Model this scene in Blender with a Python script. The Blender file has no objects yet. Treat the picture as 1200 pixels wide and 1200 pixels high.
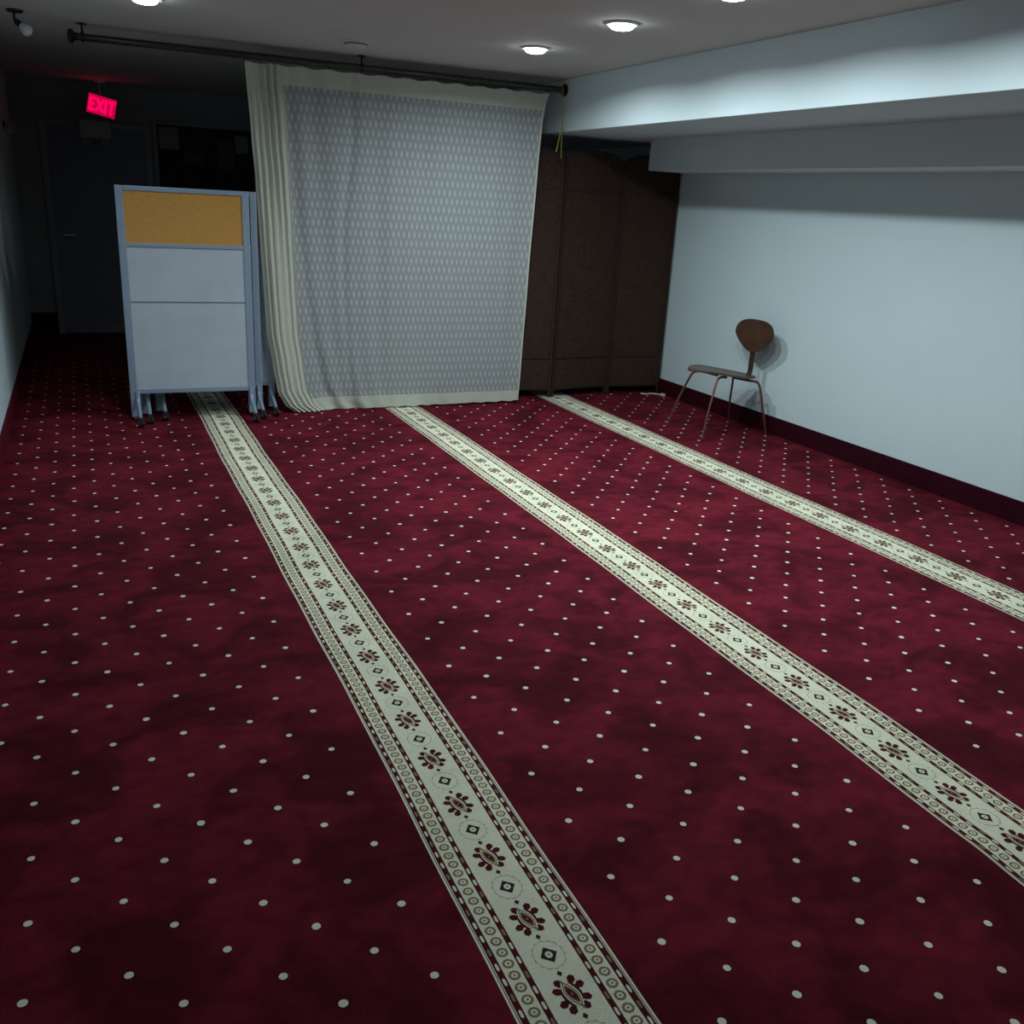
import bpy, bmesh, math, random
from mathutils import Vector, Matrix
import numpy as np
random.seed(7)
scene = bpy.context.scene
C = scene.collection
PI = math.pi

# ------------------------------------------------------------------ helpers
def link(o, parent=None):
    C.objects.link(o)
    if parent is not None:
        o.parent = parent
    return o

def obj(name, bm, mat, parent=None, smooth=False):
    me = bpy.data.meshes.new(name)
    bm.normal_update()
    bm.to_mesh(me); bm.free()
    for m in (mat if isinstance(mat, (list, tuple)) else [mat]):
        me.materials.append(m)
    if smooth:
        for p in me.polygons: p.use_smooth = True
        try: me.set_sharp_from_angle(angle=math.radians(40))
        except Exception: pass
    return link(bpy.data.objects.new(name, me), parent)

def thing(name, label, cat, loc=(0, 0, 0), rotz=0, group=None):
    o = bpy.data.objects.new(name, None)
    o.empty_display_size = .1
    C.objects.link(o)
    o.location = loc; o.rotation_euler = (0, 0, rotz)
    return tag(o, label, cat, group)

def tag(o, label, cat, group=None):
    o['label'] = label; o['category'] = cat
    if group: o['group'] = group
    return o

def struct(o):
    o['kind'] = 'structure'
    return o

def add_box(bm, lo, hi, bevel=0, mi=0, rot=None, piv=None):
    c = [(a + b) / 2 for a, b in zip(lo, hi)]; s = [abs(b - a) for a, b in zip(lo, hi)]
    r = bmesh.ops.create_cube(bm, size=1, matrix=Matrix.Translation(c) @ Matrix.Diagonal((*s, 1)))
    vs = r['verts']
    if bevel:
        es = list({e for v in vs for e in v.link_edges})
        rb = bmesh.ops.bevel(bm, geom=es, offset=bevel, segments=2, affect='EDGES', profile=.6)
        vs = list({v for f in rb['faces'] for v in f.verts} | {v for v in vs if v.is_valid})
    if rot is not None:
        bmesh.ops.rotate(bm, cent=piv or c, matrix=rot, verts=vs)
    if mi:
        for f in {f for v in vs for f in v.link_faces}: f.material_index = mi
    return vs

def box(lo, hi, bevel=0):
    bm = bmesh.new(); add_box(bm, lo, hi, bevel); return bm

def add_tube(bm, pts, rad, seg=12, cap=True):
    """sweep a circle (or per-point radius) along pts"""
    pts = [Vector(p) for p in pts]
    n = len(pts)
    rads = rad if isinstance(rad, (list, tuple)) else [rad] * n
    t0 = (pts[1] - pts[0]).normalized()
    up = Vector((0, 0, 1)) if abs(t0.z) < .9 else Vector((1, 0, 0))
    a = t0.cross(up).normalized(); rings = []
    for i, p in enumerate(pts):
        t = (pts[min(i + 1, n - 1)] - pts[max(i - 1, 0)]).normalized()
        a = (a - t * a.dot(t)).normalized(); b = t.cross(a)
        rings.append([bm.verts.new(p + (a * math.cos(2 * PI * k / seg) + b * math.sin(2 * PI * k / seg)) * rads[i]) for k in range(seg)])
    for i in range(n - 1):
        for k in range(seg):
            bm.faces.new((rings[i][k], rings[i][(k + 1) % seg], rings[i + 1][(k + 1) % seg], rings[i + 1][k]))
    if cap:
        bm.faces.new(rings[0][::-1]); bm.faces.new(rings[-1])

def tube(pts, rad, seg=12):
    bm = bmesh.new(); add_tube(bm, pts, rad, seg); bmesh.ops.recalc_face_normals(bm, faces=bm.faces); return bm

def smooth_path(pts, n=8):
    """Catmull-Rom through pts"""
    P = [Vector(p) for p in pts]; P = [P[0] * 2 - P[1]] + P + [P[-1] * 2 - P[-2]]
    out = []
    for i in range(1, len(P) - 2):
        for k in range(n):
            t = k / n
            out.append(.5 * (2 * P[i] + (P[i + 1] - P[i - 1]) * t + (2 * P[i - 1] - 5 * P[i] + 4 * P[i + 1] - P[i + 2]) * t * t
                             + (3 * P[i] - P[i - 1] - 3 * P[i + 1] + P[i + 2]) * t ** 3))
    out.append(P[-2]); return out

def add_lathe(bm, prof, seg=24, mat=None):
    """prof: [(r, z)], revolved about Z, then moved by mat"""
    rings = []; new = []
    for r, z in prof:
        if r < 1e-6:
            v = bm.verts.new((0, 0, z)); rings.append([v]); new.append(v)
        else:
            rg = [bm.verts.new((r * math.cos(2 * PI * k / seg), r * math.sin(2 * PI * k / seg), z)) for k in range(seg)]
            rings.append(rg); new += rg
    for A, B in zip(rings, rings[1:]):
        for k in range(seg):
            k2 = (k + 1) % seg
            if len(A) == 1 and len(B) == 1: continue
            if len(A) == 1: bm.faces.new((A[0], B[k2], B[k]))
            elif len(B) == 1: bm.faces.new((A[k], A[k2], B[0]))
            else: bm.faces.new((A[k], A[k2], B[k2], B[k]))
    if mat is not None:
        bmesh.ops.transform(bm, matrix=mat, verts=new)
    return new

def lathe(prof, seg=24, mat=None):
    bm = bmesh.new(); add_lathe(bm, prof, seg, mat); bmesh.ops.recalc_face_normals(bm, faces=bm.faces); return bm

# ------------------------------------------------------------------ materials
def lin(c):
    return tuple((v / 255 / 12.92 if v / 255 <= .04045 else ((v / 255 + .055) / 1.055) ** 2.4) for v in c)

def mat(name, col, rough=.6, metal=0, noise=0, nscale=20, bump=0, bscale=200, sheen=0, spec=.5, emit=None, estr=0):
    m = bpy.data.materials.new(name); m.use_nodes = True
    nt = m.node_tree; b = nt.nodes['Principled BSDF']
    col = tuple(col)
    b.inputs['Base Color'].default_value = (*col, 1)
    b.inputs['Roughness'].default_value = rough
    b.inputs['Metallic'].default_value = metal
    b.inputs['Specular IOR Level'].default_value = spec
    if sheen:
        b.inputs['Sheen Weight'].default_value = sheen
        b.inputs['Sheen Roughness'].default_value = .5
        b.inputs['Sheen Tint'].default_value = (*[min(1, v * 3) for v in col], 1)
    tc = nt.nodes.new('ShaderNodeTexCoord')
    if noise:
        nz = nt.nodes.new('ShaderNodeTexNoise'); nz.inputs['Scale'].default_value = nscale; nz.inputs['Detail'].default_value = 5
        nt.links.new(tc.outputs['Object'], nz.inputs['Vector'])
        mr = nt.nodes.new('ShaderNodeMapRange')
        mr.inputs['From Min'].default_value = .3; mr.inputs['From Max'].default_value = .7
        mr.inputs['To Min'].default_value = 1 - noise; mr.inputs['To Max'].default_value = 1 + noise
        nt.links.new(nz.outputs['Fac'], mr.inputs['Value'])
        mx = nt.nodes.new('ShaderNodeVectorMath'); mx.operation = 'SCALE'
        mx.inputs[0].default_value = col
        nt.links.new(mr.outputs['Result'], mx.inputs['Scale'])
        nt.links.new(mx.outputs['Vector'], b.inputs['Base Color'])
    if bump:
        n2 = nt.nodes.new('ShaderNodeTexNoise'); n2.inputs['Scale'].default_value = bscale; n2.inputs['Detail'].default_value = 3
        nt.links.new(tc.outputs['Object'], n2.inputs['Vector'])
        bp = nt.nodes.new('ShaderNodeBump'); bp.inputs['Strength'].default_value = bump; bp.inputs['Distance'].default_value = .005
        nt.links.new(n2.outputs['Fac'], bp.inputs['Height']); nt.links.new(bp.outputs['Normal'], b.inputs['Normal'])
    if emit:
        b.inputs['Emission Color'].default_value = (*emit, 1); b.inputs['Emission Strength'].default_value = estr
    return m

def pile_mat(name, col, amp=.35, sheen=.15):
    """cut-pile carpet: brushed blotches at two sizes, a fine tuft grain and a grain bump"""
    m = bpy.data.materials.new(name); m.use_nodes = True
    nt = m.node_tree; L = nt.links.new; b = nt.nodes['Principled BSDF']
    b.inputs['Roughness'].default_value = .95; b.inputs['Specular IOR Level'].default_value = .08
    b.inputs['Sheen Weight'].default_value = sheen; b.inputs['Sheen Roughness'].default_value = .4
    b.inputs['Sheen Tint'].default_value = (*[min(1, v * 2.5) for v in col], 1)
    tc = nt.nodes.new('ShaderNodeTexCoord')
    def noise(scale, detail, stretch=(1, 1, 1), dist=0.):
        mp = nt.nodes.new('ShaderNodeMapping'); mp.inputs['Scale'].default_value = stretch
        n = nt.nodes.new('ShaderNodeTexNoise'); n.inputs['Scale'].default_value = scale; n.inputs['Detail'].default_value = detail
        n.inputs['Distortion'].default_value = dist
        L(tc.outputs['Object'], mp.inputs['Vector']); L(mp.outputs['Vector'], n.inputs['Vector'])
        return n.outputs['Fac']
    def rng(v, a, b_, lo, hi):
        r = nt.nodes.new('ShaderNodeMapRange'); r.interpolation_type = 'SMOOTHSTEP'
        for k, x in zip(('From Min', 'From Max', 'To Min', 'To Max'), (a, b_, lo, hi)): r.inputs[k].default_value = x
        L(v, r.inputs['Value']); return r.outputs['Result']
    def mul(a, c):
        r = nt.nodes.new('ShaderNodeMath'); r.operation = 'MULTIPLY'; L(a, r.inputs[0]); L(c, r.inputs[1]); return r.outputs[0]
    f = mul(rng(noise(2.9, 5, (1, 1.15, 1), .8), .36, .62, 1 - amp, 1 + amp * .5), rng(noise(14, 3, (.9, 1.2, 1), .5), .3, .7, 1 - amp * .5, 1 + amp * .4))
    f = mul(f, rng(noise(420, 2), .3, .7, .85, 1.15))
    sc = nt.nodes.new('ShaderNodeVectorMath'); sc.operation = 'SCALE'; sc.inputs[0].default_value = col
    L(f, sc.inputs['Scale']); L(sc.outputs['Vector'], b.inputs['Base Color'])
    bp = nt.nodes.new('ShaderNodeBump'); bp.inputs['Strength'].default_value = .5; bp.inputs['Distance'].default_value = .003
    L(noise(300, 3), bp.inputs['Height']); L(bp.outputs['Normal'], b.inputs['Normal'])
    return m

M_pile = pile_mat('maroon_pile', (.110, .0080, .0175), .40, .10)
M_cream = pile_mat('cream_pile', (.74, .76, .58), .06, .05)
M_dkred = pile_mat('dark_red_pile', (.075, .010, .016), .12, .05)
M_black = pile_mat('black_pile', (.035, .028, .024), .1, .03)
M_tan = pile_mat('tan_pile', (.24, .185, .105), .1, .05)
M_grey = pile_mat('grey_pile', (.34, .30, .28), .1, .05)
M_rust = pile_mat('rust_pile', (.16, .05, .03), .1, .05)
M_base = pile_mat('maroon_base', (.034, .0035, .009), .12, .05)
M_base_lit = pile_mat('maroon_base_lit', (.10, .008, .018), .12, .05)  # brighter copy of maroon_base; light on the left baseboard put into its colour
M_wall = mat('wall_paint', (.63, .78, .82), .75, noise=.015, nscale=3, bump=.04, bscale=60, spec=.25)
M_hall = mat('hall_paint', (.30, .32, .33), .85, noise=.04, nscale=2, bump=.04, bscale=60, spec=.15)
M_ceil = mat('ceiling_paint', (.62, .62, .62), .9, noise=.02, nscale=5, bump=.06, bscale=90, spec=.15)
M_beam = mat('beam_paint', (.63, .75, .79), .8, noise=.015, nscale=4, bump=.04, bscale=60, spec=.2)
M_doorp = mat('door_paint', (.20, .23, .28), .7, noise=.03)
M_frame = mat('grey_blue_metal', lin((146, 166, 188)), .45, metal=.25, noise=.03, nscale=30)
M_panel = mat('grey_panel', lin((182, 193, 205)), .7, noise=.05, nscale=7, bump=.05, bscale=120, spec=.25)
M_cork = mat('cork', lin((196, 148, 82)), .9, noise=.16, nscale=130, bump=.2, bscale=300, spec=.1)
M_caster = mat('caster_rubber', (.015, .015, .017), .5)
M_rod = mat('dark_bronze', (.022, .022, .023), .28, metal=.0, noise=.1, nscale=40, spec=.7)
M_blackm = mat('black_metal', (.02, .02, .022), .4, metal=.6)
M_wick = None
M_dkwood = mat('dark_wood', (.030, .016, .010), .6, noise=.3, nscale=30, spec=.25)
M_lash = mat('lashing_cane', (.045, .024, .015), .6, noise=.3, nscale=80, spec=.25)
M_chwood = mat('walnut_ply', (.066, .032, .018), .5, noise=.25, nscale=12, spec=.35)
M_seat = mat('seat_ply', (.085, .052, .034), .38, noise=.2, nscale=14, spec=.6)
M_leg = mat('brown_metal', (.15, .062, .042), .4, metal=.4, noise=.1)
M_white = mat('white_plastic', (.62, .63, .63), .5, noise=.02)
M_yell = mat('yellow_cord', (.34, .30, .06), .8, noise=.15, nscale=200)
M_cable = mat('cream_cable', (.62, .55, .40), .6, noise=.05)
M_paper = mat('paper', (.5, .5, .5), .8, noise=.05)
M_brownp = mat('brown_paper', (.28, .20, .12), .85, noise=.1)
M_dark = mat('dark_board', (.02, .02, .02), .8, noise=.2)
M_clear = mat('grey_plastic', (.22, .24, .25), .35, noise=.05)
M_chrome = mat('chrome', (.8, .8, .82), .32, metal=1, noise=.02)
M_hook = mat('hook_metal', (.12, .12, .12), .35, metal=.8, noise=.05)
M_red = mat('exit_red', (.3, .0, .02), .4, emit=(1, .0, .085), estr=.5)
M_redl = mat('exit_red_letters', (.4, .0, .02), .4, emit=(1, .0, .10), estr=1.5)
LAMP_COL = (.86, .97, 1.0)
M_lens = mat('lamp_lens', (.9, .9, .9), .4, emit=LAMP_COL, estr=32)

# ------------------------------------------------------------------ room numbers (metres; camera stands over the origin)
XL, XR = -.505, 4.627
YN, YF = -1.4, 10.85
ZC = 2.434
XB1, ZB1 = 3.41, 2.07
XB2, ZB2, YB2 = 4.185, 1.84, 6.77

def wav(x, y):
    """gentle undulation of the carpet and three creases across the near left field"""
    z = .0016 * math.sin(2.1 * x + .7 * y) * math.sin(1.3 * y + .4) + .0010 * math.sin(5.3 * x - 2.2 * y + 1.0)
    for (yc, sl, xa, xb, h, s) in ((3.02, .05, -.35, .35, .0055, .035), (2.13, .12, -.2, .45, .0045, .035),
                                   (1.73, .08, .25, .62, .004, .03), (2.62, -.06, 1.05, 1.7, .003, .05), (1.28, .1, 1.55, 2.3, .004, .05)):
        d = y - yc - sl * (x - xa)
        if abs(d) < 4 * s:
            e = max(0, min(1, (x - xa) / .12)) * max(0, min(1, (xb - x) / .12))
            z += h * e * math.exp(-.5 * (d / s) ** 2)
    return z

# ------------------------------------------------------------------ carpeted floor
def build_floor():
    bm = bmesh.new()
    PILE, CREAM, DKRED, BLACK, TAN, GREY, RUST = range(7)
    nx, ny = 172, 360
    ya, yb = .3, YF
    grid = []
    ys = [YN, -.6, 0.] + [ya + (yb - ya) * j / ny for j in range(ny + 1)]
    for y in ys:
        grid.append([bm.verts.new((XL - .05 + (XR - XL + .1) * i / nx, y, wav(XL + (XR - XL) * i / nx, y))) for i in range(nx + 1)])
    for j in range(len(ys) - 1):
        for i in range(nx):
            bm.faces.new((grid[j][i], grid[j][i + 1], grid[j + 1][i + 1], grid[j + 1][i]))
    def poly(pts, lvl, mi):
        vs = [bm.verts.new((x, y, wav(x, y) + .0007 + .00022 * lvl)) for x, y in pts]
        f = bm.faces.new(vs); f.material_index = mi
        if f.calc_area() and sum((vs[k].co.x * vs[(k + 1) % len(vs)].co.y - vs[(k + 1) % len(vs)].co.x * vs[k].co.y) for k in range(len(vs))) < 0:
            f.normal_flip()
    def ngon(cx, cy, rx, ry, n, lvl, mi, a0=0., rot=0.):
        cr, sr = math.cos(rot), math.sin(rot); P = []
        for k in range(n):
            a = a0 + 2 * PI * k / n; u, v = rx * math.cos(a), ry * math.sin(a)
            P.append((cx + u * cr - v * sr, cy + u * sr + v * cr))
        poly(P, lvl, mi)
    def interp(tab, y):
        if y <= tab[0][0]: return tab[0][1]
        for (a, b), (c, d) in zip(tab, tab[1:]):
            if y <= c: return b + (d - b) * (y - a) / (c - a)
        return tab[-1][1]
    tabs = [[(1.2, .803), (2.4, .811), (11, .812)],
            [(1.2, 2.152), (1.9, 2.172), (3.45, 2.188), (6.7, 2.18)],
            [(2.4, 3.606), (4.1, 3.594), (6.8, 3.582)]]
    def cx(s, y):
        return interp(tabs[s], y) + .0022 * math.sin(3.1 * y + s * 2) + .0012 * math.sin(9.7 * y + s)
    def band(s, u0, u1, y0, y1, lvl, mi, step=.05):
        n = max(1, int(round((y1 - y0) / step)))
        for k in range(n):
            a, b = y0 + (y1 - y0) * k / n, y0 + (y1 - y0) * (k + 1) / n
            poly([(cx(s, a) + u0, a), (cx(s, a) + u1, a), (cx(s, b) + u1, b), (cx(s, b) + u0, b)], lvl, mi)
    Y0, Y1, YD = .45, 10.8, 8.2
    flower = [(1.524, .2258), (1.769, .2285), (3.482, .228)]
    petals = [(.017, .040), (.029, .020), (.029, -.016), (.017, -.036), (-.017, -.040), (-.029, -.020), (-.029, .016), (-.017, .036)]
    for s in range(3):
        # bands of the border; the ground of the stripe is cream
        edges = [(-.136, -.131, CREAM), (-.131, -.129, DKRED), (-.129, -.127, CREAM), (-.127, -.112, DKRED), (-.112, -.074, CREAM),
                 (-.074, -.060, DKRED), (-.060, .060, CREAM), (.060, .074, DKRED), (.074, .112, CREAM), (.112, .127, DKRED),
                 (.127, .129, CREAM), (.129, .131, DKRED), (.131, .136, CREAM)]
        for u0, u1, mi in edges: band(s, u0, u1, Y0, Y1, 1, mi)
        # dashes in the four dark guards
        for gi, (uc, ph) in enumerate(((-.1195, 1.205), (-.067, 1.25), (.067, 1.270), (.1195, 1.226))):
            k = int((Y0 + .1 - ph) / .0427)
            while ph + k * .0427 < YD:
                y = ph + k * .0427; x = cx(s, y) + uc
                poly([(x, y - .0115), (x + .0032, y - .007), (x + .0032, y + .007), (x, y + .0115), (x - .0032, y + .007), (x - .0032, y - .007)], 2,
                     CREAM if k % 3 else TAN)
                k += 1
        # rings between the guards
        for uc, ph in ((-.093, 1.352), (.093, 1.361)):
            k = int((Y0 + .1 - ph) / .0336)
            while ph + k * .0336 < YD:
                y = ph + k * .0336; x = cx(s, y) + uc
                ngon(x, y, .0135, .0135, 10, 2, TAN)
                ngon(x, y, .0078, .0078, 8, 3, CREAM); ngon(x, y, .0032, .0032, 6, 4, TAN)
                k += 1
        # flowers and lozenges down the middle
        y_f, per = flower[s]
        k = int((Y0 + .2 - y_f) / per)
        while y_f + k * per < YD:
            y = y_f + k * per; x = cx(s, y)
            for du, dv in petals:
                a = math.atan2(dv, du)
                ngon(x + du * .93, y + dv * .93, .0118, .0096, 6, 2, DKRED, .3, a)
            ngon(x, y, .0225, .033, 12, 2.4, DKRED)
            for sgn in (1, -1):   # leaf-shaped eye with a tan outline whose tips run out into an S
                ngon(x - sgn * .006, y + sgn * .030, .0035, .014, 6, 3.4, TAN, 0, sgn * .5 * 0 + .3)
            def eye(w, h, lvl, mi):
                P = []
                for i in range(9):
                    t = -1 + 2 * i / 8; P.append((x + w * (1 - t * t) - .006 * t, y + h * t))
                for i in range(7, 0, -1):
                    t = -1 + 2 * i / 8; P.append((x - w * (1 - t * t) - .006 * t, y + h * t))
                poly(P, lvl, mi)
            eye(.0165, .043, 2.8, CREAM); eye(.0138, .036, 3.2, TAN); eye(.0108, .029, 3.6, CREAM); eye(.0095, .026, 4, RUST); eye(.0065, .015, 5, DKRED); ngon(x, y, .0028, .004, 6, 6, TAN)
            for dv in (.058, -.058):
                ngon(x, y + dv, .0065, .0085, 4, 2, BLACK)
            # lozenge half a repeat on
            yd = y + per / 2; xd = cx(s, yd)
            for i in range(14):
                a0_, a1_ = 2 * PI * i / 14 + .05, 2 * PI * (i + .8) / 14 + .05; am = (a0_ + a1_) / 2
                rr = lambda a, r, o=0: (xd + (.036 + o) * r * math.cos(a), yd + (.041 + o) * r * math.sin(a))
                poly([rr(a0_, .97), rr(am, 1.05), rr(a1_, .97), rr(a1_, .92), rr(am, .99), rr(a0_, .92)], 2, GREY)
            ngon(xd, yd, .021, .024, 4, 2, BLACK, 0, .12)
            ngon(xd, yd, .0088, .0100, 8, 3.5, CREAM); ngon(xd, yd, .0035, .0042, 6, 4.5, GREY)
            k += 1
    # dots of the plain fields: (first column x, column step, columns, y phase, y step)
    def field(x0, dx, n0, n1, yph, dy):
        for i in range(n0, n1):
            x = x0 + dx * i
            if x < XL + .07 or x > XR - .05: continue
            k = int((.5 - yph) / dy)
            while True:
                y = yph + (k + (.5 if i % 2 else 0)) * dy
                if y > 9.2: break
                if y > .5:
                    j = random.uniform(-.002, .002); r = random.uniform(.0090, .0104)
                    ngon(x + j, y + random.uniform(-.002, .002), r, r, 9, 1, 7)
                k += 1
    field(-.227, .0973, -3, 9, 1.899, .2268)
    field(1.057, .0951, 0, 10, 1.810, .2270)
    field(2.447, .0976, 0, 10, 1.929, .2290)
    field(3.835, .0985, 0, 9, 4.309, .2300)
    return obj('floor', bm, [M_pile, M_cream, M_dkred, M_black, M_tan, M_grey, M_rust, M_cream])
struct(build_floor())

# ------------------------------------------------------------------ shell
struct(obj('wall_left', box((XL - .1, YN - .1, -.05), (XL, YF + .1, ZC + .05)), M_wall))
struct(obj('wall_right', box((XR, YN - .1, -.05), (XR + .1, YF + .1, ZC + .05)), M_wall))
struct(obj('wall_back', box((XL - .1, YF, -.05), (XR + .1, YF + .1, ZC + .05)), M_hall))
struct(obj('wall_front', box((XL - .1, YN - .1, -.05), (XR + .1, YN, ZC + .05)), M_wall))
struct(obj('ceiling', box((XL - .1, YN - .1, ZC), (XR + .1, YF + .1, ZC + .1)), M_ceil))
struct(obj('trim_1', box((XB1, YN, ZB1), (XR, YF, ZC), .004), M_beam))          # deep dropped beam along the right side
struct(obj('trim_2', box((XB2, YN, ZB2), (XR, YB2, ZB1), .004), M_beam))        # lower boxed-in step under it
def skirting(name, lo, hi, m): return struct(obj(name, box(lo, hi, .003), m))
skirting('baseboard_right', (XR - .014, YN, -.01), (XR, YF, .130), M_base)
skirting('baseboard_left', (XL, YN, -.01), (XL + .014, YF, .130), M_base_lit)
skirting('baseboard_back', (XL, YF - .02, -.01), (-.25, YF, .22), M_base)
# door in the far wall of the hall
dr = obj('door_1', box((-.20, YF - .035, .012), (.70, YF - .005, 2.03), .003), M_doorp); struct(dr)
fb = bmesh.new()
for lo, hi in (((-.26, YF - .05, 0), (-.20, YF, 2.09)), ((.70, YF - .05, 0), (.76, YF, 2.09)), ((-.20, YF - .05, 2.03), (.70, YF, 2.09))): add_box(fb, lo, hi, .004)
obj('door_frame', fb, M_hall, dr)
obj('kick_plate', box((-.19, YF - .04, .02), (.69, YF - .034, .12), .001), M_clear, dr)
hb = bmesh.new(); add_tube(hb, [(-.12, YF - .035, 1.0), (-.12, YF - .085, 1.0), (-.02, YF - .085, 1.0)], .010)
obj('door_handle', hb, M_chrome, dr, True)

# ------------------------------------------------------------------ ceiling downlights
def lamp_light(x, y, power, spread):
    l = bpy.data.lights.new('down_beam', 'AREA'); l.shape = 'DISK'; l.size = .11
    l.energy = power; l.color = LAMP_COL; l.spread = math.radians(spread)
    o = bpy.data.objects.new('down_beam', l); C.objects.link(o); o.location = (x, y, ZC - .036)
def downlight(x, y, label, power, group, spread=166):
    t = thing('ceiling_downlight', label, 'ceiling light', (x, y, ZC), 0, group)
    obj('trim_ring', lathe([(.060, 0.0), (.082, 0.0), (.084, -.004), (.080, -.010), (.068, -.012), (.062, -.010), (.060, 0)], 36), M_white, t, True)
    obj('lens', lathe([(.062, -.002), (.062, -.014), (.058, -.022), (.048, -.028), (.030, -.032), (0, -.034)], 32), M_lens, t, True)
    lamp_light(x, y, power, spread)
    return t
G = 'round ceiling downlights'
downlight(2.600, 5.61, 'glowing round downlight nearest the curtain, just above its right half', 19, G)
downlight(2.600, 4.585, 'brightest glowing round ceiling downlight between the beam and a farther downlight', 19, G)
downlight(2.600, 3.66, 'glowing round downlight cut by the top edge, nearest the long white beam', 19, G)
downlight(.410, 5.60, 'dim round downlight at the top edge in the left half of the ceiling', 4.5, G, 120)
lamp_light(2.600, 2.66, 20, 166)  # added lamp, out of view and without fixture; brightens the near right wall

# smoke detector
t = thing('smoke_detector', 'round white smoke detector on the ceiling above the curtain rod', 'smoke detector', (1.654, 6.19, ZC))
obj('base_plate', lathe([(0, 0), (.085, 0), (.085, -.010), (.078, -.014), (0, -.014)], 32), M_white, t, True)
obj('cover', lathe([(.070, -.012), (.068, -.026), (.055, -.034), (.030, -.036), (.028, -.040), (0, -.041)], 32), M_white, t, True)
obj('sensor_slot', lathe([(.0705, -.017), (.0725, -.018), (.0725, -.021), (.0705, -.022)], 32), M_blackm, t)

# unlit glass spotlight at the top left corner
t = thing('spotlight', 'unlit glass bulb spotlight on a black arm at the dark top left of the ceiling', 'spotlight', (-.222, 6.55, ZC))
obj('ceiling_plate', lathe([(0, 0), (.045, 0), (.045, -.008), (.038, -.014), (0, -.014)], 24), M_blackm, t, True)
obj('arm', tube(smooth_path([(0, 0, -.01), (-.004, 0, -.035), (-.002, 0, -.056), (.004, 0, -.062)]), .007), M_blackm, t, True)
bulbm = Matrix.Translation((.008, 0, -.064)) @ Matrix.Rotation(math.radians(128), 4, 'Y')
obj('socket', lathe([(0, -.012), (.016, -.012), (.017, .018), (0, .018)], 20, bulbm), M_blackm, t, True)
M_glass = mat('bulb_glass', (.75, .77, .78), .08, noise=.02, spec=.8)
obj('bulb', lathe([(.013, .016), (.016, .024), (.028, .042), (.033, .058), (.030, .072), (.018, .084), (0, .088)], 24, bulbm), M_glass, t, True)

# small chrome lamp on the left wall
t = thing('wall_lamp', 'small chrome wall lamp catching a glint on the dark left wall', 'wall lamp', (XL, 9.61, 1.95))
obj('wall_plate', lathe([(0, 0), (.04, 0), (.04, .008), (.034, .012), (0, .012)], 24, Matrix.Rotation(PI / 2, 4, 'Y')), M_blackm, t, True)
obj('arm', tube(smooth_path([(.008, 0, 0), (.020, 0, .012), (.034, -.01, .006)]), .007), M_blackm, t, True)
obj('lamp_shade', lathe([(.014, 0), (.020, -.015), (.036, -.05), (.042, -.075), (.039, -.075), (.033, -.05), (.014, -.012)], 24,
    Matrix.Translation((.034, -.01, .014)) @ Matrix.Rotation(math.radians(-35), 4, 'Y')), M_chrome, t, True)

# ------------------------------------------------------------------ exit sign and emergency light in the hall
YE = 10.45
t = thing('exit_sign', 'glowing red EXIT sign hanging crooked from the hall ceiling', 'exit sign', (.303, YE, ZC - .0))
obj('canopy', lathe([(0, 0), (.055, 0), (.052, -.014), (.03, -.020), (0, -.020)], 24), M_white, t, True)
obj('hanger', tube([(0, 0, -.015), (0, 0, -.128)], .006), M_white, t, True)
RS = Matrix.Translation((.008, 0, -.222)) @ Matrix.Rotation(math.radians(12.5), 4, 'Y')
bm = box((-.130, -.018, -.092), (.130, .022, .092), .006); bmesh.ops.transform(bm, matrix=RS, verts=bm.verts); obj('housing', bm, M_blackm, t)
bm = box((-.124, -.0215, -.086), (.124, -.018, .086), .001); bmesh.ops.transform(bm, matrix=RS, verts=bm.verts); obj('face_plate', bm, M_red, t)
bm = bmesh.new()
def bar(x0, z0, x1, z1, w):
    d = math.hypot(x1 - x0, z1 - z0); a = math.atan2(z1 - z0, x1 - x0)
    add_box(bm, ((x0 + x1) / 2 - d / 2, -.0245, (z0 + z1) / 2 - w / 2), ((x0 + x1) / 2 + d / 2, -.0213, (z0 + z1) / 2 + w / 2),
            rot=Matrix.Rotation(-a, 3, 'Y'), piv=((x0 + x1) / 2, -.023, (z0 + z1) / 2))
h, w = .062, .020
bar(-.100, -h, -.100, h, w)
for z, e in ((h - .01, -.056), (0, -.062), (-h + .01, -.056)): bar(-.108, z, e, z, w)
bar(-.044, -h + .006, .010, h - .006, w); bar(-.044, h - .006, .010, -h + .006, w)
bar(.034, -h, .034, h, w)
bar(.058, h - .01, .114, h - .01, w); bar(.086, -h, .086, h, w)
bmesh.ops.transform(bm, matrix=RS, verts=bm.verts); obj('lettering', bm, M_redl, t)
t = thing('emergency_light', 'grey twin head emergency light box under the red exit sign', 'emergency light', (.240, YE + .05, 2.0))
obj('battery_box', box((-.140, -.03, -.085), (.140, .03, .085), .008), M_clear, t)
for sx in (-.085, .075):
    mm = Matrix.Translation((sx, -.035, -.115)) @ Matrix.Rotation(math.radians(70), 4, 'X')
    hd = obj('lamp_head', lathe([(0, -.03), (.022, -.028), (.034, 0), (.036, .012), (0, .014)], 20, mm), M_clear, t, True)
    obj('neck', tube([(sx, -.015, -.07), (sx, -.02, -.10)], .007), M_clear, hd)
obj('ceiling_stem', tube([(.11, .01, .08), (.11, .01, ZC - 2.0)], .008), M_clear, t)

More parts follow.
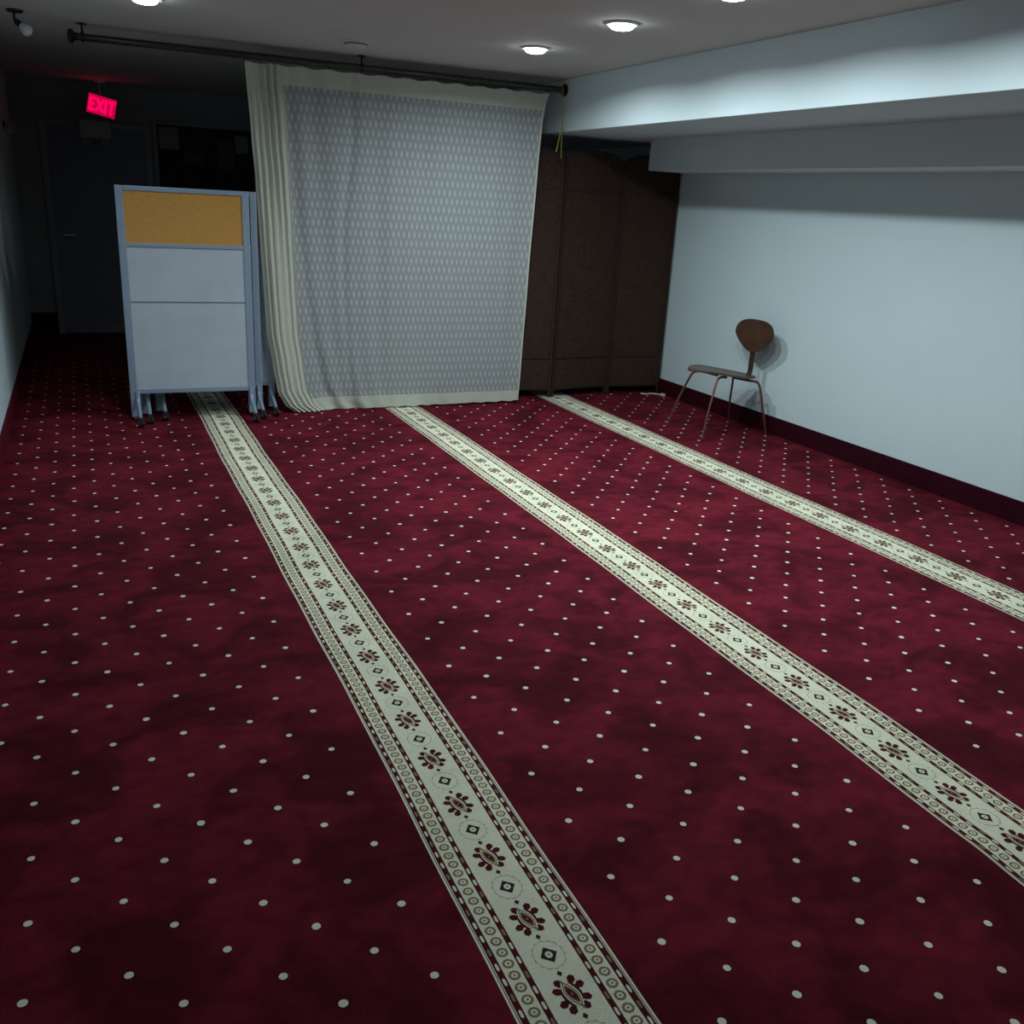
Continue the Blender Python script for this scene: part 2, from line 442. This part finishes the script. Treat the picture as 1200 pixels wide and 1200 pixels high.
# notice board with pinned papers at the far wall
t = thing('notice_board', 'large dark notice board on the far hall wall above the rolling boards', 'notice board', (1.30, YF, 1.75))
fb = bmesh.new()
for lo, hi in (((-.52, -.03, -.42), (-.48, 0, .40)), ((.48, -.03, -.42), (.52, 0, .40)), ((-.48, -.03, .36), (.48, 0, .40)), ((-.48, -.03, -.42), (.48, 0, -.38))): add_box(fb, lo, hi, .004)
obj('frame', fb, M_hall, t)
obj('backing_panel', box((-.48, -.014, -.38), (.48, -.002, .36)), M_dark, t)
def paper(x, z, w, hgt, m, label, rot=0.):
    bm = bmesh.new(); n = 6
    g = [[bm.verts.new((-w / 2 + w * i / n, -.006 * max(0, (abs(i - n / 2) / (n / 2)) ** 3) * (1 - j / n) - .001, -hgt / 2 + hgt * j / n)) for i in range(n + 1)] for j in range(n + 1)]
    for j in range(n):
        for i in range(n): bm.faces.new((g[j][i], g[j][i + 1], g[j + 1][i + 1], g[j + 1][i]))
    bmesh.ops.solidify(bm, geom=bm.faces[:], thickness=.0006)
    o = obj('paper_sheet', bm, m); o.location = (x, YF - .0165, z); o.rotation_euler = (0, rot, 0)
    tag(o, label, 'paper', 'papers pinned to the notice board')
paper(.935, 1.985, .19, .21, M_paper, 'upright grey paper at the top left of the notice board')
paper(1.17, 1.80, .20, .10, M_brownp, 'brownish curled paper low in the middle of the notice board', .12)
paper(1.50, 1.86, .16, .28, M_brownp, 'tall brown paper toward the right side of the notice board')
paper(1.66, 1.97, .13, .17, M_paper, 'grey paper at the notice board edge beside the curtain', -.05)

# ------------------------------------------------------------------ rolling boards, nested one behind another
def make_board(label):
    t = thing('rolling_board', label, 'rolling board', (0, 0, 0), 0, 'rolling divider boards parked beside the curtain')
    X0, X1, D = 0., .824, .018          # outer edges of the posts
    PW = .046
    for x0 in (X0, X1 - PW):
        obj('post', box((x0, -D, .03), (x0 + PW, D, 1.522), .004), M_frame, t)
    obj('top_rail', box((X0 + PW, -D, 1.492), (X1 - PW, D, 1.522), .004), M_frame, t)
    obj('middle_rail', box((X0 + PW, -D, 1.148), (X1 - PW, D, 1.172), .003), M_frame, t)
    obj('middle_rail', box((X0 + PW, -D * .95, .797), (X1 - PW, D * .95, .806), .002), M_frame, t)
    obj('bottom_rail', box((X0 + PW, -D, .188), (X1 - PW, D, .220), .004), M_frame, t)
    k = obj('cork_panel', box((X0 + PW, -.010, 1.172), (X1 - PW, .010, 1.492)), M_cork, t); k['label'] = 'brown cork pinboard panel'
    obj('writing_panel', box((X0 + PW, -.011, .806), (X1 - PW, .011, 1.148)), M_panel, t)
    obj('writing_panel', box((X0 + PW, -.011, .220), (X1 - PW, .011, .797)), M_panel, t)
    for x in (X0 + .046, X1 - .030):
        bm = bmesh.new()
        path = smooth_path([(x, -.012, .205), (x, -.026, .145), (x, -.075, .112), (x, -.140, .092), (x, -.205, .062)], 6)
        # flattened bar section
        add_tube(bm, path, [.017 - .006 * i / (len(path) - 1) for i in range(len(path))], 10)
        bmesh.ops.recalc_face_normals(bm, faces=bm.faces)
        ft = obj('foot', bm, M_frame, t, True)
        cm = Matrix.Translation((x, -.205, .026)) @ Matrix.Rotation(PI / 2, 4, 'Y')
        bm = bmesh.new()
        for dx in (-.012, .012):
            add_lathe(bm, [(0, -.008), (.022, -.008), (.0255, -.004), (.0255, .004), (.022, .008), (0, .008)], 20, Matrix.Translation((dx, 0, 0)) @ cm)
        add_box(bm, (x - .014, -.227, .035), (x + .014, -.183, .062), .006)
        bmesh.ops.recalc_face_normals(bm, faces=bm.faces)
        obj('caster', bm, M_caster, ft, True)
    return t
def dup(root, loc, label):
    r = root.copy(); C.objects.link(r); r.location = loc; r['label'] = label
    for ch in list(root.children):
        c = ch.copy(); C.objects.link(c); c.parent = r
        for g in ch.children:
            d = g.copy(); C.objects.link(d); d.parent = c
    return r
board = make_board('front rolling board of three, brown cork panel over two grey panels')
board.location = (.233, 6.70, 0)
dup(board, (.298, 6.79, 0), 'middle rolling board sandwiched between the front cork board and another behind')
dup(board, (.400, 6.865, 0), 'rearmost rolling board, mostly hidden, its right foot beside the curtain hem')

# ------------------------------------------------------------------ curtain rod
YR, ZR = 6.78, 2.358
t = thing('curtain_rod', 'long dark metal curtain rod hung under the ceiling across the room', 'curtain rod', (.126, YR, ZR))
obj('pole', tube([(-.03, 0, 0), (.8, 0, 0), (1.6, 0, 0), (2.4, 0, 0), (XB1 - .126 - .002, 0, 0)], .021, 20), M_rod, t, True)
obj('end_cap', lathe([(0, 0), (.022, 0), (.040, .012), (.040, .030), (.022, .040), (.022, .056), (0, .056)], 24, Matrix.Translation((-.085, 0, 0)) @ Matrix.Rotation(PI / 2, 4, 'Y')), M_blackm, t, True)
obj('wall_flange', lathe([(.021, 0), (.043, .004), (.043, .016), (.021, .018)], 24, Matrix.Translation((XB1 - .126 - .018, 0, 0)) @ Matrix.Rotation(PI / 2, 4, 'Y')), M_blackm, t, True)
for x in (.0, 1.727):
    b = obj('bracket', tube([(x, 0, .020), (x, 0, ZC - ZR - .002)], .007), M_blackm, t, True)
    obj('bracket_plate', lathe([(0, 0), (.030, 0), (.028, -.008), (0, -.008)], 20, Matrix.Translation((x, 0, ZC - ZR))), M_blackm, b, True)
    obj('bracket_ring', lathe([(.0215, -.010), (.027, -.010), (.027, .010), (.0215, .010)], 20, Matrix.Translation((x, 0, 0)) @ Matrix.Rotation(PI / 2, 4, 'Y')), M_blackm, b, True)

# ------------------------------------------------------------------ curtain
def curtain_mat():
    """net cloth: white woven ovals in a staggered lattice on a finer, see-through ground"""
    m = bpy.data.materials.new('lattice_net'); m.use_nodes = True
    nt = m.node_tree; L = nt.links.new; nt.nodes.clear()
    N = lambda k: nt.nodes.new(k)
    out = N('ShaderNodeOutputMaterial')
    uv = N('ShaderNodeUVMap'); uv.uv_map = 'cloth'
    sp = N('ShaderNodeSeparateXYZ'); L(uv.outputs['UV'], sp.inputs[0])
    def math_(op, a, b=None, c=None):
        n = N('ShaderNodeMath'); n.operation = op
        for i, v in enumerate((a, b, c)):
            if v is None: continue
            if isinstance(v, (int, float)): n.inputs[i].default_value = v
            else: L(v, n.inputs[i])
        return n.outputs[0]
    def oval(ou, ov):
        fu = math_('FRACT', math_('ADD', math_('MULTIPLY', sp.outputs[0], 1 / .0425), ou))
        fv = math_('FRACT', math_('ADD', math_('MULTIPLY', sp.outputs[1], 1 / .122), ov))
        du = math_('MULTIPLY', math_('SUBTRACT', fu, .5), .0425 / .0095)
        dv = math_('MULTIPLY', math_('SUBTRACT', fv, .5), .122 / .0245)
        return math_('SQRT', math_('ADD', math_('MULTIPLY', du, du), math_('MULTIPLY', dv, dv)))
    d = math_('MINIMUM', oval(0, 0), oval(.5, .5))
    r = N('ShaderNodeMapRange'); r.interpolation_type = 'SMOOTHSTEP'
    for k, v in zip(('From Min', 'From Max', 'To Min', 'To Max'), (.3, 1.5, 1., 0.)): r.inputs[k].default_value = v
    L(d, r.inputs['Value']); oval_f = r.outputs['Result']
    tc = N('ShaderNodeTexCoord')
    nz = N('ShaderNodeTexNoise'); nz.inputs['Scale'].default_value = 500; nz.inputs['Detail'].default_value = 2; L(tc.outputs['Object'], nz.inputs['Vector'])
    col = N('ShaderNodeMix'); col.data_type = 'RGBA'
    col.inputs[6].default_value = (.50, .56, .57, 1); col.inputs[7].default_value = (.66, .71, .71, 1)
    L(oval_f, col.inputs[0])
    sc = N('ShaderNodeMix'); sc.data_type = 'RGBA'; sc.blend_type = 'MULTIPLY'; sc.inputs[0].default_value = .25
    L(col.outputs[2], sc.inputs[6]); L(nz.outputs['Color'], sc.inputs[7])
    dif = N('ShaderNodeBsdfDiffuse'); tr = N('ShaderNodeBsdfTranslucent'); tp = N('ShaderNodeBsdfTransparent')
    L(sc.outputs[2], dif.inputs['Color']); L(sc.outputs[2], tr.inputs['Color'])
    m1 = N('ShaderNodeMixShader'); m1.inputs[0].default_value = .2; L(dif.outputs[0], m1.inputs[1]); L(tr.outputs[0], m1.inputs[2])
    m2 = N('ShaderNodeMixShader')
    al = N('ShaderNodeMapRange')
    for k, v in zip(('From Min', 'From Max', 'To Min', 'To Max'), (0, 1, .20, .04)): al.inputs[k].default_value = v
    L(oval_f, al.inputs['Value']); L(al.outputs['Result'], m2.inputs[0]); L(m1.outputs[0], m2.inputs[1]); L(tp.outputs[0], m2.inputs[2])
    L(m2.outputs[0], out.inputs['Surface'])
    return m
def hem_mat():
    m = bpy.data.materials.new('cream_hem'); m.use_nodes = True
    nt = m.node_tree; L = nt.links.new; nt.nodes.clear(); N = lambda k: nt.nodes.new(k)
    out = N('ShaderNodeOutputMaterial'); tc = N('ShaderNodeTexCoord')
    nz = N('ShaderNodeTexNoise'); nz.inputs['Scale'].default_value = 160; nz.inputs['Detail'].default_value = 4; L(tc.outputs['Object'], nz.inputs['Vector'])
    mp = N('ShaderNodeMapRange')
    for k, v in zip(('From Min', 'From Max', 'To Min', 'To Max'), (.3, .7, .88, 1.1)): mp.inputs[k].default_value = v
    L(nz.outputs['Fac'], mp.inputs['Value'])
    sc = N('ShaderNodeVectorMath'); sc.operation = 'SCALE'; sc.inputs[0].default_value = (.66, .70, .60); L(mp.outputs['Result'], sc.inputs['Scale'])
    dif = N('ShaderNodeBsdfDiffuse'); tr = N('ShaderNodeBsdfTranslucent')
    L(sc.outputs[0], dif.inputs['Color']); L(sc.outputs[0], tr.inputs['Color'])
    m1 = N('ShaderNodeMixShader'); m1.inputs[0].default_value = .2; L(dif.outputs[0], m1.inputs[1]); L(tr.outputs[0], m1.inputs[2]); L(m1.outputs[0], out.inputs['Surface'])
    return m
def tabf(tab, z):
    if z <= tab[0][0]: return tab[0][1]
    for (a, b), (c, d) in zip(tab, tab[1:]):
        if z <= c:
            f = (z - a) / (c - a); f = f * f * (3 - 2 * f) * .5 + f * .5
            return b + (d - b) * f
    return tab[-1][1]
def build_curtain():
    bm = bmesh.new(); uvl = bm.loops.layers.uv.new('cloth')
    NU, NZ = 420, 96
    UG = .112                                   # the gathered, doubled side of the cloth
    left = [(0, 1.345), (.062, 1.270), (.17, 1.222), (.34, 1.200), (.58, 1.168), (.93, 1.153), (1.24, 1.140), (1.60, 1.124), (1.87, 1.106), (2.33, 1.078)]
    right = [(0, 3.158), (.3, 3.168), (1.0, 3.187), (1.8, 3.216), (2.12, 3.232), (2.24, 3.250), (2.30, 3.268), (2.33, 3.280)]
    ztop = 2.325
    def pos(u, v):
        z = ztop * v
        xl, xr = tabf(left, z), tabf(right, z)
        x = xl + (xr - xl) * u
        g = max(0., min(1., (UG + .02 - u) / .05)); g = g * g * (3 - 2 * g)
        y = 0.
        # tight gathers at the left side
        ph = 2 * PI * u / UG * 5.5
        low = max(0, 1 - z / .9)
        amp = .55 + .45 * math.sin(u * 55 + .8) * math.sin(1.7 * z + .4)
        y += g * amp * (.019 * math.sin(ph + .7 * math.sin(1.3 * z)) + .006 * math.sin(2.3 * ph + 1.2 * z + 3 * u) * (1 + .5 * math.sin(2.1 * z)))
        # soft slack folds over the rest; stronger ones in the left third
        third = math.exp(-((u - .2) / .17) ** 2)
        y += (1 - g) * third * .006 * math.sin(2 * PI * (u * 11 - .35 * (1 - v) - .3 * low * low))
        y += (1 - g) * .005 * math.sin(2 * PI * (u * 5.5 + .15 * v)) + (1 - g) * .0025 * math.sin(2 * PI * (u * 13 - .2 * v))
        # one long crease below the middle bracket
        for xc, amp2, wd in ((tabf([(.02, 1.804), (.37, 1.753), (.94, 1.724), (1.30, 1.722), (1.92, 1.792), (2.28, 1.783)], z), .018, .034),
                             (tabf([(.02, 1.667), (.2, 1.567), (.54, 1.502), (.94, 1.448), (1.4, 1.403), (2.3, 1.36)], z), .014 * (.35 + .65 * min(1, 1.2 * (1 - v))), .036)):
            y += amp2 * math.exp(-((x - xc) / wd) ** 2)
        # pull toward the floor at the gathered corner
        y -= .05 * g * low * low
        # scallops between the hooks at the top, ragged hem on the carpet
        if v > .96:
            z -= .010 * (1 - math.cos(2 * PI * u * 12)) * .5 * (v - .96) / .04
        if v < .05:
            z += (.004 * math.sin(40 * u * 2.1) + .004 * math.sin(97 * u)) * (1 - v / .05) * .5
            z -= -.004
            z += .02 * max(0, (u - .2)) * (1 - v / .05)
        return x, y, max(z, .006 + .001)
    zs = [(k / NZ) for k in range(NZ + 1)]
    V = [[None] * (NU + 1) for _ in zs]
    for j, v in enumerate(zs):
        for i in range(NU + 1):
            x, y, z = pos(i / NU, v); V[j][i] = bm.verts.new((x, y, z))
    def pat(u, v):
        return (1.095 + 2.185 * u) if u > UG else (1.095 + 2.185 * (UG - (UG - u) * 2.6)), ztop * v
    for j in range(NZ):
        for i in range(NU):
            f = bm.faces.new((V[j][i], V[j][i + 1], V[j + 1][i + 1], V[j + 1][i]))
            um, vm = (i + .5) / NU, (j + .5) / NZ
            edge_t = .944
            f.material_index = 1 if (vm > edge_t or vm < .038 or um < UG or um > .992) else 0
            for lp, (a, b) in zip(f.loops, ((i, j), (i + 1, j), (i + 1, j + 1), (i, j + 1))):
                lp[uvl].uv = pat(a / NU, b / NZ)
            f.smooth = True
    o = obj('curtain', bm, [curtain_mat(), hem_mat()])
    o.location = (0, YR, 0)
    tag(o, 'cream lattice net curtain hanging from the dark rod, gathered at its left side', 'curtain')
    for k in range(13):
        u = k / 12; x, y, z = pos(u, 1.)
        bm = bmesh.new()
        n = 14
        add_tube(bm, [(x, .024 * math.cos(a), ZR + .026 * math.sin(a)) for a in [2 * PI * q / n for q in range(n + 1)]], .0022, 6, False)
        add_tube(bm, [(x, 0, ZR - .026), (x, y, z - .008)], .0022, 6)
        obj('hook', bm, M_hook, o, True)
build_curtain()

# yellow cord hanging at the right end of the rod
bm = bmesh.new()
add_tube(bm, [(3.376 + .004 * math.sin(2 * a), YR + .0255 * math.cos(a), ZR + .0255 * math.sin(a)) for a in [2 * PI * q / 28 for q in range(29)]], .0028, 8)
add_tube(bm, smooth_path([(3.376, YR - .0255, ZR), (3.378, YR - .0255, 2.32), (3.380, YR - .02, 2.2), (3.392, YR - .016, 2.05), (3.400, YR - .016, 1.88)], 6), .0028, 8)
add_tube(bm, smooth_path([(3.386, YR - .017, 2.10), (3.372, YR - .02, 2.03), (3.360, YR - .02, 1.96), (3.352, YR - .02, 1.925)], 6), [.003 + .0022 * k / 18 for k in range(19)], 8)
bmesh.ops.recalc_face_normals(bm, faces=bm.faces)
o = obj('cord', bm, M_yell, None, True); tag(o, 'thin yellow cord hanging from the rod end beside the curtain', 'cord')

# ------------------------------------------------------------------ folding screen
def wicker_mat():
    m = bpy.data.materials.new('woven_fibre'); m.use_nodes = True
    nt = m.node_tree; L = nt.links.new; N = lambda k: nt.nodes.new(k); b = nt.nodes['Principled BSDF']
    b.inputs['Roughness'].default_value = .7; b.inputs['Specular IOR Level'].default_value = .2
    tc = N('ShaderNodeTexCoord')
    sp = N('ShaderNodeSeparateXYZ'); L(tc.outputs['Object'], sp.inputs[0])
    def mt(op, a, c=None):
        n = N('ShaderNodeMath'); n.operation = op
        for i, v in enumerate((a, c)):
            if v is None: continue
            if isinstance(v, (int, float)): n.inputs[i].default_value = v
            else: L(v, n.inputs[i])
        return n.outputs[0]
    sx = mt('SINE', mt('MULTIPLY', sp.outputs[0], 2 * PI / .014)); sz = mt('SINE', mt('MULTIPLY', sp.outputs[2], 2 * PI / .014))
    wv = mt('MULTIPLY', sx, sz)
    nz = N('ShaderNodeTexNoise'); nz.inputs['Scale'].default_value = 35; nz.inputs['Detail'].default_value = 4; L(tc.outputs['Object'], nz.inputs['Vector'])
    h = mt('ADD', mt('MULTIPLY', wv, .30), nz.outputs['Fac'])
    cr = N('ShaderNodeValToRGB'); cr.color_ramp.elements[0].position = .2; cr.color_ramp.elements[0].color = (.020, .0115, .008, 1)
    cr.color_ramp.elements[1].position = .9; cr.color_ramp.elements[1].color = (.072, .040, .026, 1)
    L(h, cr.inputs[0]); L(cr.outputs[0], b.inputs['Base Color'])
    bp = N('ShaderNodeBump'); bp.inputs['Strength'].default_value = .6; bp.inputs['Distance'].default_value = .003
    L(wv, bp.inputs['Height']); L(bp.outputs['Normal'], b.inputs['Normal'])
    return m
M_wick = wicker_mat()
scr = thing('folding_screen', 'dark brown woven folding screen with arched panels standing beside the curtain', 'folding screen', (0, 0, 0))
joints = [(2.36, 6.965), (2.94, 7.02), (3.524, 6.935), (4.100, 7.005), (4.606, 6.95)]
for k in range(4):
    (xa, ya), (xb, yb) = joints[k], joints[k + 1]
    w = math.hypot(xb - xa, yb - ya) - .006; ang = math.atan2(yb - ya, xb - xa)
    Mx = Matrix.Translation(((xa + xb) / 2, (ya + yb) / 2, 0)) @ Matrix.Rotation(ang, 4, 'Z')
    hw, PW, T = w / 2, .022, .013
    zs_, zp = 1.900, 1.968
    arch = lambda x: zs_ + (zp - zs_) * (1 - (x / hw) ** 2) ** .8 if abs(x) < hw else zs_
    bm = bmesh.new()
    for s in (-1, 1):
        add_box(bm, (min(s * hw, s * (hw - PW)), -T, .006), (max(s * hw, s * (hw - PW)), T, zs_ - .004), .004)
    for z in (.075, .335, 1.665):
        add_box(bm, (-hw + PW, -T * .9, z - .011), (hw - PW, T * .9, z + .011), .003)
    add_tube(bm, [(x, 0, arch(x) - .010) for x in [-hw + .008 + (2 * hw - .016) * i / 24 for i in range(25)]], .0125, 10)
    bmesh.ops.recalc_face_normals(bm, faces=bm.faces)
    p = obj('panel', bm, M_dkwood, scr); p.matrix_local = Mx
    bm = bmesh.new(); n = 24
    rows = []
    for yy in (-.005, .005):
        bot = [bm.verts.new((-hw + PW * .6 + (2 * hw - PW * 1.2) * i / n, yy, .078)) for i in range(n + 1)]
        top = [bm.verts.new((v.co.x, yy, arch(v.co.x) - .012)) for v in bot]
        rows.append((bot, top))
        for i in range(n):
            q = (bot[i], bot[i + 1], top[i + 1], top[i]); bm.faces.new(q if yy < 0 else q[::-1])
    (b0, t0), (b1, t1) = rows
    for i in range(n):
        bm.faces.new((b0[i + 1], b0[i], b1[i], b1[i + 1])); bm.faces.new((t0[i], t0[i + 1], t1[i + 1], t1[i]))
    for i in (0, n): bm.faces.new((b0[i], t0[i], t1[i], b1[i]))
    bmesh.ops.recalc_face_normals(bm, faces=bm.faces)
    obj('woven_sheet', bm, M_wick, p)
    # cane lashing wrapped round both posts
    for s in (-1, 1):
        bm = bmesh.new()
        z = .11
        while z < zs_ - .03:
            x0, x1 = s * (hw + .0015), s * (hw - PW - .007)
            add_tube(bm, [(x0, -T - .001, z + .006), ((x0 + x1) / 2, -T - .0035, z + .002), (x1, -T + .004, z - .004)], .0036, 6)
            z += .0225
        bmesh.ops.recalc_face_normals(bm, faces=bm.faces)
        obj('lashing', bm, M_lash, p, True)

# pale cable on the carpet at the foot of the screen
bm = bmesh.new()
add_tube(bm, smooth_path([(4.40, 6.905, .010), (4.445, 6.875, .009), (4.50, 6.885, .009), (4.54, 6.86, .009), (4.548, 6.80, .010)], 8), .006, 8)
bmesh.ops.recalc_face_normals(bm, faces=bm.faces)
ca = obj('power_cable', bm, M_cable, None, True); tag(ca, 'short pale cable lying on the carpet at the foot of the folding screen', 'cable')
obj('plug', box((4.534, 6.755, .004), (4.562, 6.805, .030), .006), M_cable, ca)

# ------------------------------------------------------------------ plywood chair by the right wall
cf = Vector((-.9992, -.04, 0)).normalized()
chair = thing('plywood_chair', 'brown plywood chair with thin splayed metal legs against the white wall', 'chair', (4.262, 5.563, 0), math.atan2(cf.y, cf.x))
# local axes: +x forward (out into the room), +y toward the chair's own left
def seat_half(x):
    t = (x + .25) / .58                          # 0 rear .. 1 front
    if t <= 0 or t >= 1: return 0.
    return .205 * (math.sin(PI * t ** .72)) ** .55 * (.62 + .38 * min(1, t * 1.6))
def seat_z(x, y):
    return .425 + .150 * (x + .05) * (1 if x > -.05 else .5) + (.2 if y > 0 else .55) * y * y - 1.0 * max(0, x - .22) ** 2
bm = bmesh.new(); nx, ny = 36, 20
tops, bots = [], []
for i in range(nx + 1):
    x = -.25 + .58 * (.5 - .5 * math.cos(PI * i / nx)); hwid = max(seat_half(x), .0008)
    tops.append([bm.verts.new((x, hwid * (-1 + 2 * j / ny), seat_z(x, hwid * (-1 + 2 * j / ny)) + .006)) for j in range(ny + 1)])
    bots.append([bm.verts.new((v.co.x, v.co.y, v.co.z - .015)) for v in tops[-1]])
for i in range(nx):
    for j in range(ny):
        bm.faces.new((tops[i][j], tops[i + 1][j], tops[i + 1][j + 1], tops[i][j + 1]))
        bm.faces.new((bots[i][j + 1], bots[i + 1][j + 1], bots[i + 1][j], bots[i][j]))
    for j in (0, ny): bm.faces.new((tops[i][j], tops[i + 1][j], bots[i + 1][j], bots[i][j]))
for i in (0, nx):
    for j in range(ny): bm.faces.new((tops[i][j], tops[i][j + 1], bots[i][j + 1], bots[i][j]))
bmesh.ops.recalc_face_normals(bm, faces=bm.faces)
obj('seat', bm, M_seat, chair, True)
# rounded three-cornered backrest, slightly dished, leaning back
bm = bmesh.new(); NA, NR = 48, 8
def back_out(a):
    c, s = math.cos(a), math.sin(a)
    ry = .108 if s > 0 else .130
    rx = .204 * (1 - .05 * s ** 2) if s > 0 else .204 * (1 - .38 * (-s) ** 1.1)
    e = .72 if s > 0 else 1.0
    return rx * math.copysign(abs(c) ** e, c), ry * math.copysign(abs(s) ** e, s)
def bpos(u, w, off):
    x = -.228 - .10 * w + .30 * u * u + off; return (x, u, .715 + w)
fr, bk = [], []
for r in range(NR + 1):
    for lst, off in ((fr, .006), (bk, -.006)):
        ring = []
        for a in range(NA):
            u, w = back_out(2 * PI * a / NA); k = r / NR if r else .001
            ring.append(bm.verts.new(bpos(u * k, w * k, off)))
        lst.append(ring)
for lst in (fr, bk):
    for r in range(NR):
        for a in range(NA):
            bm.faces.new((lst[r][a], lst[r][(a + 1) % NA], lst[r + 1][(a + 1) % NA], lst[r + 1][a]))
    bm.faces.new(lst[0])
for a in range(NA): bm.faces.new((fr[NR][a], fr[NR][(a + 1) % NA], bk[NR][(a + 1) % NA], bk[NR][a]))
bmesh.ops.recalc_face_normals(bm, faces=bm.faces)
obj('backrest', bm, M_chwood, chair, True)
bm = bmesh.new()
sp_ = smooth_path([(-.10, 0, .408), (-.185, 0, .408), (-.222, 0, .430), (-.226, 0, .50), (-.227, 0, .60), (-.236, 0, .70)], 6)
vs = []
for i, p in enumerate(sp_):
    tq = (sp_[min(i + 1, len(sp_) - 1)] - sp_[max(i - 1, 0)]).normalized(); nq = Vector((tq.z, 0, -tq.x))
    vs.append([bm.verts.new(p + Vector((0, sy * .022, 0)) + nq * sn * .005) for sy, sn in ((-1, 1), (1, 1), (1, -1), (-1, -1))])
for i in range(len(vs) - 1):
    for k in range(4): bm.faces.new((vs[i][k], vs[i][(k + 1) % 4], vs[i + 1][(k + 1) % 4], vs[i + 1][k]))
bm.faces.new(vs[0]); bm.faces.new(vs[-1]); bmesh.ops.recalc_face_normals(bm, faces=bm.faces)
obj('back_spine', bm, M_chwood, chair)
for sx, sy in ((1, 1), (1, -1), (-1, 1), (-1, -1)):
    fx, fy = (.318 if sx > 0 else -.268), sy * .215
    ztop = .436 if sx > 0 else .402
    path = smooth_path([(sx * .03, sy * .045, .413), (sx * .13, sy * .115, ztop - .004), (sx * .180, sy * .142, ztop - .012), (sx * .206, sy * .155, ztop - .055), (fx * .86, fy * .88, .19), (fx, fy, .008)], 7)
    lg = obj('leg', tube(path, [.0095 - .002 * i / (len(path) - 1) for i in range(len(path))], 10), M_leg, chair, True)

# ------------------------------------------------------------------ camera and light
cam_d = bpy.data.cameras.new('camera'); cam = bpy.data.objects.new('camera', cam_d); C.objects.link(cam)
F, yaw, pitch, roll = 1090.70, .435952684, -.321394499, .0545598875
cam_d.sensor_width = 36; cam_d.lens = 36 * F / 1200; cam_d.clip_start = .05
fwd = Vector((math.sin(yaw) * math.cos(pitch), math.cos(yaw) * math.cos(pitch), math.sin(pitch)))
rgt = Vector((math.cos(yaw), -math.sin(yaw), 0)); up = rgt.cross(fwd)
r2 = rgt * math.cos(roll) + up * math.sin(roll); u2 = -rgt * math.sin(roll) + up * math.cos(roll)
cam.matrix_world = Matrix(((r2.x, u2.x, -fwd.x, 0), (r2.y, u2.y, -fwd.y, 0), (r2.z, u2.z, -fwd.z, 1.55), (0, 0, 0, 1)))
scene.camera = cam

w = bpy.data.worlds.new('world'); scene.world = w; w.use_nodes = True
w.node_tree.nodes['Background'].inputs['Color'].default_value = (.5, .55, .6, 1)
w.node_tree.nodes['Background'].inputs['Strength'].default_value = .02
vs_ = scene.view_settings
scene.display_settings.display_device = 'sRGB'
vs_.view_transform = 'Standard'; vs_.look = 'None'; vs_.exposure = 0; vs_.gamma = 1; vs_.use_curve_mapping = False
scene.cycles.use_denoising = True
scene.cycles.max_bounces = 8; scene.cycles.diffuse_bounces = 5
scene.cycles.sample_clamp_indirect = 3
